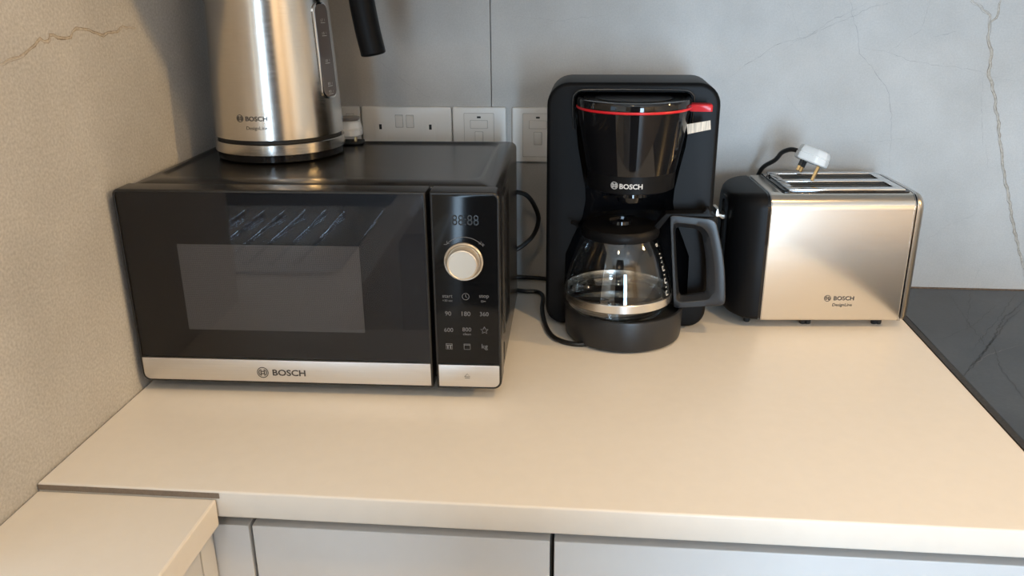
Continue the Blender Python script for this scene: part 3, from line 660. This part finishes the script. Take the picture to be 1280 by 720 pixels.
def spur(x, w, off, label):
    t = faceplate('fused_spur', label, 'switch', x, w)
    obj('plate_edge', slab(off - 0.0241, off + 0.0241, -0.0346, 0.0341, 0.0015, -0.0087, -0.0080, 0.0002, seg=1, n=2), M['white_edge'], t)
    obj('centre_plate', slab(off - 0.0235, off + 0.0235, -0.034, 0.0335, 0.0015, -0.0092, -0.0080, 0.0004, seg=1, n=2), M['white_plastic'], t)
    obj('indicator_slot', nbox(off - 0.0030, off + 0.0030, -0.0097, -0.0090, 0.0262, 0.0290), M['black_deep'], t)
    obj('carrier_edge', slab(off - 0.0141, off + 0.0141, 0.0099, 0.0231, 0.001, -0.0094, -0.0090, 0.0001, seg=1, n=2), M['white_edge'], t)
    obj('fuse_carrier', slab(off - 0.0135, off + 0.0135, 0.0105, 0.0225, 0.001, -0.0101, -0.0090, 0.0004, seg=1, n=2), M['white_plastic'], t)
    rocker_z = -0.005; obj('rocker_edge', slab(off - 0.0067, off + 0.0067, -0.0152, 0.0052, 0.001, -0.0094, -0.0090, 0.0001, seg=1, n=2), M['white_edge'], t); bm = slab(off - 0.006, off + 0.006, rocker_z - 0.0095, rocker_z + 0.0095, 0.001, -0.0118, -0.0090, 0.0008, seg=2, n=2)
    obj('rocker', bm, M['white_plastic'], t)
    for s in (-1, 1): obj('screw_cap', lathe([(0.0, 0.0), (0.0032, 0.0), (0.0032, 0.0006), (0, 0.0008)], 14), M['white_plastic'], t).matrix_local = Matrix.Translation((off, -0.0084, s * 0.0385)) @ Matrix.Rotation(PI / 2, 4, 'X')
    return t
spur(0.3690, 0.0855, -0.0005, 'white fused wall switch between the double socket and the narrow wall gap')
spur(0.4640, 0.0860, -0.002, 'white fused wall switch partly covered by the coffee maker')

# ================================================================ COFFEE MAKER
CX, CY = 0.600, -0.223
cm = thing('coffee_maker', 'black filter coffee maker with red ring between microwave and toaster', 'coffee maker', (CX, CY, 0.0))
# rear housing: upright rounded slab (local y: front +0.020, back +0.135)
hs = obj('housing', slab(-0.1135, 0.1140, 0.003, 0.3460, (0.026, 0.026, 0.030, 0.030), 0.0185, 0.128, 0.006, n=8, seg=4), M['black_matt'], cm)
def niche_r(w): return math.sqrt(w * w + 0.0185 ** 2)
NW = [(0.0462, 0.0870), (0.110, 0.0860), (0.140, 0.0740), (0.165, 0.0630), (0.188, 0.0595), (0.205, 0.0605), (0.232, 0.0655), (0.262, 0.0715), (0.300, 0.0755), (0.3180, 0.0770), (0.3270, 0.0762), (0.3315, 0.0735), (0.3340, 0.0690)]
cut = obj('cutter', lathe([(niche_r(w), z) for z, w in NW], 96, cap0=True, cap1=True), None, None)
cut.location = cm.location
md = hs.modifiers.new('niche', 'BOOLEAN'); md.operation = 'DIFFERENCE'; md.solver = 'EXACT'; md.object = cut
bpy.context.view_layer.update()
me = bpy.data.meshes.new_from_object(hs.evaluated_get(bpy.context.evaluated_depsgraph_get()))
hs.modifiers.clear(); hs.data = me; bpy.data.objects.remove(cut)
me.materials.clear(); me.materials.append(M['black_matt']); me.materials.append(M['black_gloss'])
def niche_at(z):
    for (z0, w0), (z1, w1) in zip(NW, NW[1:]):
        if z0 - 1e-6 <= z <= z1 + 1e-6: return niche_r(w0 + (w1 - w0) * (z - z0) / (z1 - z0))
    return 0.0
for f in me.polygons:
    c = f.center; inside = c.y > 0.0192 and math.hypot(c.x, c.y) < niche_at(c.z) + 0.0008
    f.material_index = 1 if inside else 0
    f.use_smooth = True
me.set_sharp_from_angle(angle=0.5)
for sx in (-0.085, 0.085): obj('foot', lathe([(0, 0), (0.008, 0), (0.008, 0.0045), (0, 0.0045)], 12, (sx, 0.10)), M['rubber'], cm)
# base with sunken hotplate
bs = obj('base', lathe([(0.0, 0.002), (0.078, 0.002), (0.0805, 0.004), (0.0815, 0.010), (0.0825, 0.0425), (0.0818, 0.0450), (0.0795, 0.0458), (0.0775, 0.0445), (0.0765, 0.0390), (0.0, 0.0390)], 72, (-0.003, 0.004)), M['base_black'], cm)
obj('hotplate', lathe([(0.0, 0.0392), (0.060, 0.0392), (0.060, 0.0406), (0.058, 0.0412), (0.0, 0.0412)], 48, (-0.010, 0.001)), M['black_gloss'], bs)
arch = [(-0.0775, 0.285), (-0.0790, 0.315)] + [(-0.0665 - 0.0125 * math.cos(a), 0.3235 + 0.0125 * math.sin(a)) for a in (0.3, 0.6, 0.9, 1.2)] + [(-0.06, 0.3365), (0.0, 0.3370), (0.06, 0.3365)] + [(0.0665 + 0.0125 * math.cos(a), 0.3235 + 0.0125 * math.sin(a)) for a in (1.2, 0.9, 0.6, 0.3)] + [(0.0790, 0.315), (0.0775, 0.285)]
obj('niche_rim', tube([(u, 0.0180, v) for u, v in arch], 0.0017, 8, 4), M['black_satin'], cm)
# swing-out filter basket
bk = obj('filter_basket', lathe([(0.0, 0.2135), (0.0555, 0.2135), (0.0575, 0.2145), (0.0585, 0.2370), (0.0585, 0.2372)], 72), M['black_matt'], cm)
obj('basket_wall', lathe([(0.0588, 0.2372), (0.0635, 0.262), (0.0685, 0.290), (0.0725, 0.3165), (0.0700, 0.3165)], 96), M['black_gloss'], bk)
obj('red_ring', lathe([(0.0700, 0.3168), (0.0738, 0.3170), (0.0744, 0.3180), (0.0744, 0.3190), (0.0738, 0.3200), (0.0700, 0.3202)], 72), M['red'], bk)['label'] = 'bright red ring'
tabo = [(0.0715, -0.011), (0.078, -0.013), (0.0965, -0.0145), (0.0990, -0.013), (0.0995, -0.004), (0.0985, 0.003), (0.078, 0.007), (0.0715, 0.010)]
obj('pull_tab', poly_prism(tabo, 0.3225, 0.3135, axis='z', bev=0.0018), M['red'], bk)['label'] = 'red pull tab'
lid = obj('lid', lathe([(0.0735, 0.3204), (0.0738, 0.3275), (0.0725, 0.3298), (0.0690, 0.3306), (0.0650, 0.3300)], 72), M['black_gloss'], cm)
obj('lid_panel', lathe([(0.0650, 0.3300), (0.0630, 0.3288), (0.0, 0.3286)], 72), M['lid_black'], lid)
obj('lid_insert', lathe([(0.0, 0.3290), (0.050, 0.3290), (0.050, 0.3298), (0.046, 0.3304), (0.0, 0.3304)], 48), M['black_matt'], lid)
obj('drip_nozzle', lathe([(0.0, 0.1905), (0.012, 0.1905), (0.0165, 0.1930), (0.0185, 0.2005), (0.0300, 0.2030), (0.0300, 0.2133), (0.0, 0.2133)], 32), M['black_gloss'], cm)
bm = bmesh.new(); v0 = Vector((0.0685, -0.0115, 0.2905)); ud = Vector((0.970, -0.10, 0.225)).normalized(); vd = Vector((-0.20, 0.0, 1.0)).normalized()
rings = []
for d in (-0.0004, 0.0004):
    nrm = ud.cross(vd).normalized() * d
    rings.append([v0 + ud * a + vd * b + nrm for a, b in ((0, -0.006), (0.0295, -0.006), (0.0305, 0.0055), (0.001, 0.0065))])
loft(bm, rings); obj('paper_label', bm, M['paper'], cm, smooth=False)['label'] = 'small printed paper label'
def on_basket(u, v): r_ = 0.0587; a = math.radians(-97) + u / r_; return (r_ * math.cos(a), r_ * math.sin(a), v)
v_, f_ = emblem(0.0048); flat('emblem', marks([(v_, f_, -0.0165, 0.2255)]), on_basket, M['ink_light'], cm)
v_, f_ = text_data('BOSCH', height=0.0066, width=0.0295, bold=0.026); flat('lettering', marks([(v_, f_, 0.0052, 0.2250)]), on_basket, M['ink_light'], cm)
wl_ = lambda x, y, z: (x - CX, y - CY, z)
obj('power_cord', tube([wl_(0.560, -0.268, 0.0036), wl_(0.537, -0.278, 0.0036), wl_(0.513, -0.269, 0.0036), wl_(0.497, -0.248, 0.0036), wl_(0.486, -0.207, 0.0036), wl_(0.4785, -0.150, 0.0036), wl_(0.4765, -0.095, 0.0036), wl_(0.466, -0.074, 0.0036), wl_(0.445, -0.072, 0.0036), wl_(0.420, -0.062, 0.0040), wl_(0.405, -0.036, 0.0045), wl_(0.418, -0.0125, 0.0050), wl_(0.448, -0.0085, 0.0050), wl_(0.480, -0.016, 0.0050), wl_(0.51, -0.045, 0.0045), wl_(0.54, -0.078, 0.0045)], 0.0034, 10), M['cable'], cm)

# ================================================================ GLASS JUG
JX, JY = 0.5885, -0.2225
jug = thing('glass_jug', 'glass coffee jug with black handle and lid on the hotplate', 'jug', (JX, JY, 0.0414))
gp = [(0.0, 0.0006), (0.050, 0.0004), (0.060, 0.0020), (0.0675, 0.0060), (0.0715, 0.0110), (0.0735, 0.0180), (0.0738, 0.0260), (0.0722, 0.0380), (0.0690, 0.0540), (0.0645, 0.0710), (0.0590, 0.0870), (0.0530, 0.1000), (0.0490, 0.1075)]
Pg = smooth_path([(r, z, 0) for r, z in gp], 3)
obj('glass_body', lathe([(p.x, p.y) for p in Pg], 80), M['jug_glass'], jug, fix=True, angle=1.2)
obj('steel_band', lathe([(0.0742, 0.0150), (0.0750, 0.0158), (0.0752, 0.0262), (0.0744, 0.0272), (0.0740, 0.0262), (0.0739, 0.0158), (0.0742, 0.0150)], 80), M['band'], jug)
obj('glass_foot', lathe([(0.0600, 0.0008), (0.0690, 0.0022), (0.0722, 0.0070), (0.0740, 0.0146)], 80), M['jug_glass'], jug)
jl = obj('jug_lid', lathe([(0.0470, 0.1040), (0.0525, 0.1050), (0.0535, 0.1085), (0.0530, 0.1140), (0.0500, 0.1180), (0.0300, 0.1200), (0.0, 0.1205)], 56), M['black_matt'], jug)
obj('lid_knob', lathe([(0.0, 0.1205), (0.016, 0.1207), (0.015, 0.1250), (0.0, 0.1255)], 28), M['black_gloss'], jl)
bm = bmesh.new(); rings = []
for (x, hw, z) in ((-0.044, 0.024, 0.1135), (-0.054, 0.015, 0.1165), (-0.0645, 0.006, 0.1215), (-0.0675, 0.003, 0.1220)):
    rings.append([(x, -hw, z), (x, -hw * 0.6, z - 0.004), (x, 0, z - 0.0055), (x, hw * 0.6, z - 0.004), (x, hw, z), (x, hw * 0.6, z - 0.003), (x, 0, z - 0.0045), (x, -hw * 0.6, z - 0.003)])
loft(bm, rings); obj('pouring_lip', bm, M['clear_plastic'], jug)
# handle: one rounded D-shaped loop, turned a little to the viewer
def resample(pts, n):
    P = [Vector(p) for p in pts]; P.append(P[0]); d = [0]
    for a, b in zip(P, P[1:]): d.append(d[-1] + (b - a).length)
    res = []
    for i in range(n):
        s = d[-1] * i / n
        for k in range(len(P) - 1):
            if d[k] <= s <= d[k + 1]: res.append(P[k].lerp(P[k + 1], (s - d[k]) / max(1e-9, d[k + 1] - d[k]))); break
    return res
def rounded_poly(pts, r, k=6):
    out = []; n = len(pts)
    for i in range(n):
        a, b, c = Vector(pts[i - 1]), Vector(pts[i]), Vector(pts[(i + 1) % n])
        rr_ = r[i] if isinstance(r, (list, tuple)) else r
        p, q = b + (a - b).normalized() * rr_, b + (c - b).normalized() * rr_
        for j in range(k + 1): t = j / k; out.append(((1 - t) ** 2 * p + 2 * t * (1 - t) * b + t * t * q))
    return out
def ring_param(pts, c, n):
    """resample an outline by angle about c so outer and inner rings line up"""
    P = [Vector(p) - Vector(c) for p in pts]; res = []
    for i in range(n):
        a = 2 * PI * i / n; d = Vector((math.cos(a), math.sin(a))); best = None
        for k in range(len(P)):
            p, q = P[k - 1], P[k]; e = q - p; den = d.x * e.y - d.y * e.x
            if abs(den) < 1e-12: continue
            t = (p.x * e.y - p.y * e.x) / den; s = (p.x * d.y - p.y * d.x) / den
            if t > 0 and -1e-6 <= s <= 1 + 1e-6: best = t if best is None else max(best, t)
        res.append(Vector(c) + d * best)
    return res
hout = rounded_poly([(0.0655, 0.1365), (0.1255, 0.1325), (0.1420, 0.0720), (0.1470, 0.0120), (0.0780, 0.0040), (0.0730, 0.060)], [0.004, 0.010, 0.03, 0.007, 0.004, 0.02])
hinn = rounded_poly([(0.0735, 0.1185), (0.1080, 0.1160), (0.1180, 0.0720), (0.1215, 0.0255), (0.0850, 0.0190), (0.0790, 0.060)], [0.007, 0.012, 0.02, 0.006, 0.006, 0.02])
hc = (0.099, 0.068); NH = 96
ro = ring_param(hout, hc, NH); ri = ring_param(hinn, hc, NH)
HT = 0.0120
bm = bmesh.new(); rings = []
for (f, y) in ((0.0, HT), (0.0, -HT + 0.0014), (0.03, -HT + 0.0003), (0.07, -HT), (0.52, -HT), (0.58, -HT + 0.0005), (1.0, -HT + 0.0095), (1.0, HT - 0.009), (0.70, HT - 0.0022), (0.5, HT), (0.1, HT)):
    rings.append([(ro[i].lerp(ri[i], f).x, y, ro[i].lerp(ri[i], f).y) for i in range(NH)])
rings.append(rings[0]); loft(bm, rings, False, False); bmesh.ops.remove_doubles(bm, verts=bm.verts, dist=1e-7)
ho = obj('handle', bm, M['grey_matt'], jug, angle=0.42); ho.rotation_euler = (0, 0, math.radians(-4))
bm = poly_prism([(0.045, 0.1195), (0.060, 0.1375), (0.1080, 0.1400), (0.112, 0.1455), (0.1165, 0.1450), (0.119, 0.1385), (0.1240, 0.1370), (0.124, 0.1340), (0.066, 0.1340), (0.052, 0.1140)], -0.0085, 0.0085, bev=0.0015)
lv = obj('lid_lever', bm, M['black_matt'], jug); lv.rotation_euler = (0, 0, math.radians(-4))
# printed scale
it = []
for k in range(11):
    z = 0.030 + k * 0.0056; long_ = k in (0, 3, 6, 9)
    a, b = strip([(0, 0), (0.0060 if long_ else 0.0036, 0)], 0.0012); it.append((a, b, 0, z))
for k in (0, 3, 6): a, b = strip([(0, 0), (0, 0.0060)], 0.0012); it.append((a, b, 0.0042 * 0, 0.030 + k * 0.0056))
a, b = strip(arc_pts(0.0028, PI, 2 * PI, 10), 0.0012); it.append((a, b, 0.002, 0.0985)); a, b = strip([(-0.003, 0), (0.003, 0)], 0.0012); it.append((a, b, 0.002, 0.0985))
a, b = strip(arc_pts(0.0012, -PI / 2, PI / 2, 8), 0.0007); it.append((a, b, 0.0042, 0.0977))
def jug_r(z):
    for (r0, z0), (r1, z1) in zip(gp, gp[1:]):
        if z0 <= z <= z1: return r0 + (r1 - r0) * (z - z0) / (z1 - z0)
    return 0.05
def on_jug(ang): return lambda u, v: ((jug_r(v) + 0.0006) * math.cos(ang + u / 0.07), (jug_r(v) + 0.0006) * math.sin(ang + u / 0.07), v)
flat('scale_marks', marks(it), on_jug(math.radians(-30)), M['ink_light'], jug)
flat('rear_scale_marks', marks(it), on_jug(math.radians(24)), M['ink_grey'], jug)

# ================================================================ TOASTER
ts = thing('toaster', 'brushed steel two-slice toaster with black end, plug lying on its slots', 'toaster', (0.7945, -0.1945, 0.0), math.radians(4.2))
TD, TZ0, TZ = 0.150, 0.0125, 0.1960
UL = 0.2080
def sec(u, i, j=None, top=0.021, bot=0.004):
    j = i if j is None else j
    return (u, i, TD - i, TZ0 + j, TZ - j, (max(bot, 0.003), max(bot, 0.003), max(top - 0.3 * i, 0.004), max(top - 0.3 * i, 0.004)))
obj('shell', rloft([sec(0.0, 0.0), sec(0.1930, 0.0)], 'x', n=8), M['steel_toaster'], ts)
L = [sec(0.1972, 0.0008)]
for k in range(7):
    a = 0.5 * PI * k / 6; L.append(sec(0.1975 + 0.0125 * math.sin(a), 0.0008 + 0.0125 * (1 - math.cos(a)), 0.0004 + 0.0105 * (1 - math.cos(a))))
obj('end_cap', rloft(L, 'x', n=8), M['steel_cap'], ts)
for u in (0.1931, 0.1957): obj('chrome_line', rloft([sec(u, -0.0001), sec(u + 0.0003, -0.0009), sec(u + 0.0010, -0.0009), sec(u + 0.0013, -0.0001)], 'x', n=8), M['chrome'], ts)
obj('joint_ring', rloft([sec(-0.0055, 0.0020), sec(-0.0002, 0.0020)], 'x', n=8), M['black_gloss'], ts)
for u in (-0.0012,): obj('chrome_line', rloft([sec(u, 0.0022), sec(u + 0.0002, 0.0004), sec(u + 0.0009, 0.0004), sec(u + 0.0011, 0.0022)], 'x', n=8), M['chrome'], ts)
# black end: swept round in plan, softer at the top
L = [sec(-0.0050, 0.0010, 0.0006)]
for k in range(11):
    a = 0.5 * PI * k / 10
    i = 0.0010 + 0.046 * (1 - math.cos(a)); j = 0.0006 + 0.012 * (1 - math.cos(a)) ** 1.0
    L.append((-0.0058 - 0.0410 * math.sin(a), i, TD - i * 0.9, TZ0 + j * 0.8, TZ - j, (0.006, 0.006, 0.021 + 0.4 * j, 0.021 + 0.4 * j)))
L.reverse()
be = obj('black_end', rloft(L, 'x', n=8), M['black_matt'], ts, angle=0.9); be['label'] = 'matt black plastic end'
obj('lever_slot', slab(0.062, 0.079, 0.050, 0.172, 0.006, -0.0482, -0.0466, 0.0006, axis='x'), M['black_deep'], be)
obj('lever_frame', rloft([(-0.0467, 0.054, 0.088, 0.035, 0.180, 0.010), (-0.0495, 0.055, 0.087, 0.036, 0.179, 0.010), (-0.0495, 0.060, 0.081, 0.046, 0.174, 0.007), (-0.0468, 0.061, 0.080, 0.047, 0.173, 0.007)], 'x', n=4, cap0=False, cap1=False), M['black_matt'], be)
lv = obj('lever', poly_prism([(-0.0478, 0.1475), (-0.0530, 0.1470), (-0.0570, 0.1500), (-0.0630, 0.1500), (-0.0640, 0.1535), (-0.0625, 0.1620), (-0.0590, 0.1630), (-0.0575, 0.1560), (-0.0530, 0.1540), (-0.0478, 0.1545)], 0.058, 0.083, bev=0.0015), M['steel_cap'], be)
# top
tp = obj('top_panel', slab(0.0165, 0.1915, 0.0165, 0.1365, 0.004, TZ + 0.0010, TZ - 0.001, 0.0004, axis='z'), M['black_gloss'], ts)
bm = bmesh.new()
zf0, zf1 = TZ + 0.0011, TZ + 0.0042
for a in ((0.0255, 0.1850, 0.0185, 0.0330), (0.0255, 0.1850, 0.0690, 0.0850), (0.0255, 0.1850, 0.1210, 0.1350), (0.0255, 0.0360, 0.0331, 0.0689), (0.0255, 0.0360, 0.0851, 0.1209), (0.1745, 0.1850, 0.0331, 0.0689), (0.1745, 0.1850, 0.0851, 0.1209)):
    box(bm, a[0], a[1], a[2], a[3], zf0, zf1, 0.0008, 2)
obj('slot_frame', bm, M['chrome'], tp)
for v in (0.0331, 0.0851):
    obj('bread_slot', rloft([(zf1 - 0.0008, 0.0361, 0.1744, v + 0.0001, v + 0.0357, 0.001), (zf0 + 0.0001, 0.0365, 0.1740, v + 0.0005, v + 0.0353, 0.001)], 'z', n=2, cap0=False), M['black_deep'], tp, fix=False)
    for q in range(3): obj('guide_wire', tube([(0.0365, v + 0.006 + q * 0.0115, zf0 + 0.0011), (0.1740, v + 0.006 + q * 0.0115, zf0 + 0.0011)], 0.0006, 6, 0), M['steel_cap'], tp)
for (u, v) in ((-0.012, 0.030), (0.067, 0.022), (0.074, 0.022), (0.170, 0.022), (0.176, 0.022), (-0.012, 0.115), (0.176, 0.125)):
    obj('foot', lathe([(0, 0), (0.0040, 0), (0.0046, 0.002), (0.0046, TZ0 + 0.0006), (0, TZ0 + 0.0006)], 12, (u, v)), M['rubber'], ts)
tf = lambda u, v: (u, -0.0004, v)
v_, f_ = emblem(0.0048); flat('emblem', marks([(v_, f_, 0.0905, 0.0470)]), tf, M['ink_dark'], ts)
v_, f_ = text_data('BOSCH', height=0.0062, width=0.0285, bold=0.022); flat('lettering', marks([(v_, f_, 0.1135, 0.0470)]), tf, M['ink_dark'], ts)
v_, f_ = text_data('DesignLine', width=0.0275, height=0.0056, bold=0.004, shear=0.15); flat('series_lettering', marks([(v_, f_, 0.1122, 0.0365)]), tf, M['ink_dark'], ts)
# its plug, resting on the earth pin
pl = plug_parts(ts, M['plug_white'], 'plug')
xa = Vector((0.80, -0.45, -0.25)).normalized(); za = Vector((0.42, 0.10, 0.90)); za = (za - xa * za.dot(xa)).normalized(); ya = za.cross(xa)
pw = Vector((0.862, -0.120, TZ + 0.0046)) - xa * 0.0125 + za * 0.0222
Rt = Matrix.Rotation(math.radians(-4.2), 3, 'Z')
pl.rotation_euler = (Rt @ Matrix((xa, ya, za)).transposed()).to_euler()
pl.location = Rt @ (pw - Vector((0.7945, -0.1945, 0.0)))
cs = pl.location + pl.rotation_euler.to_matrix() @ Vector((-0.0215, 0.0, 0.0100))
obj('power_cord', tube([tuple(cs), (cs.x - 0.010, cs.y + 0.008, cs.z + 0.001), (cs.x - 0.018, cs.y + 0.022, cs.z - 0.006), (cs.x - 0.022, cs.y + 0.038, cs.z - 0.020), (0.022, 0.158, 0.195), (0.018, 0.166, 0.14), (0.02, 0.168, 0.06), (0.06, 0.163, 0.02)], 0.0034, 10), M['cable'], ts)
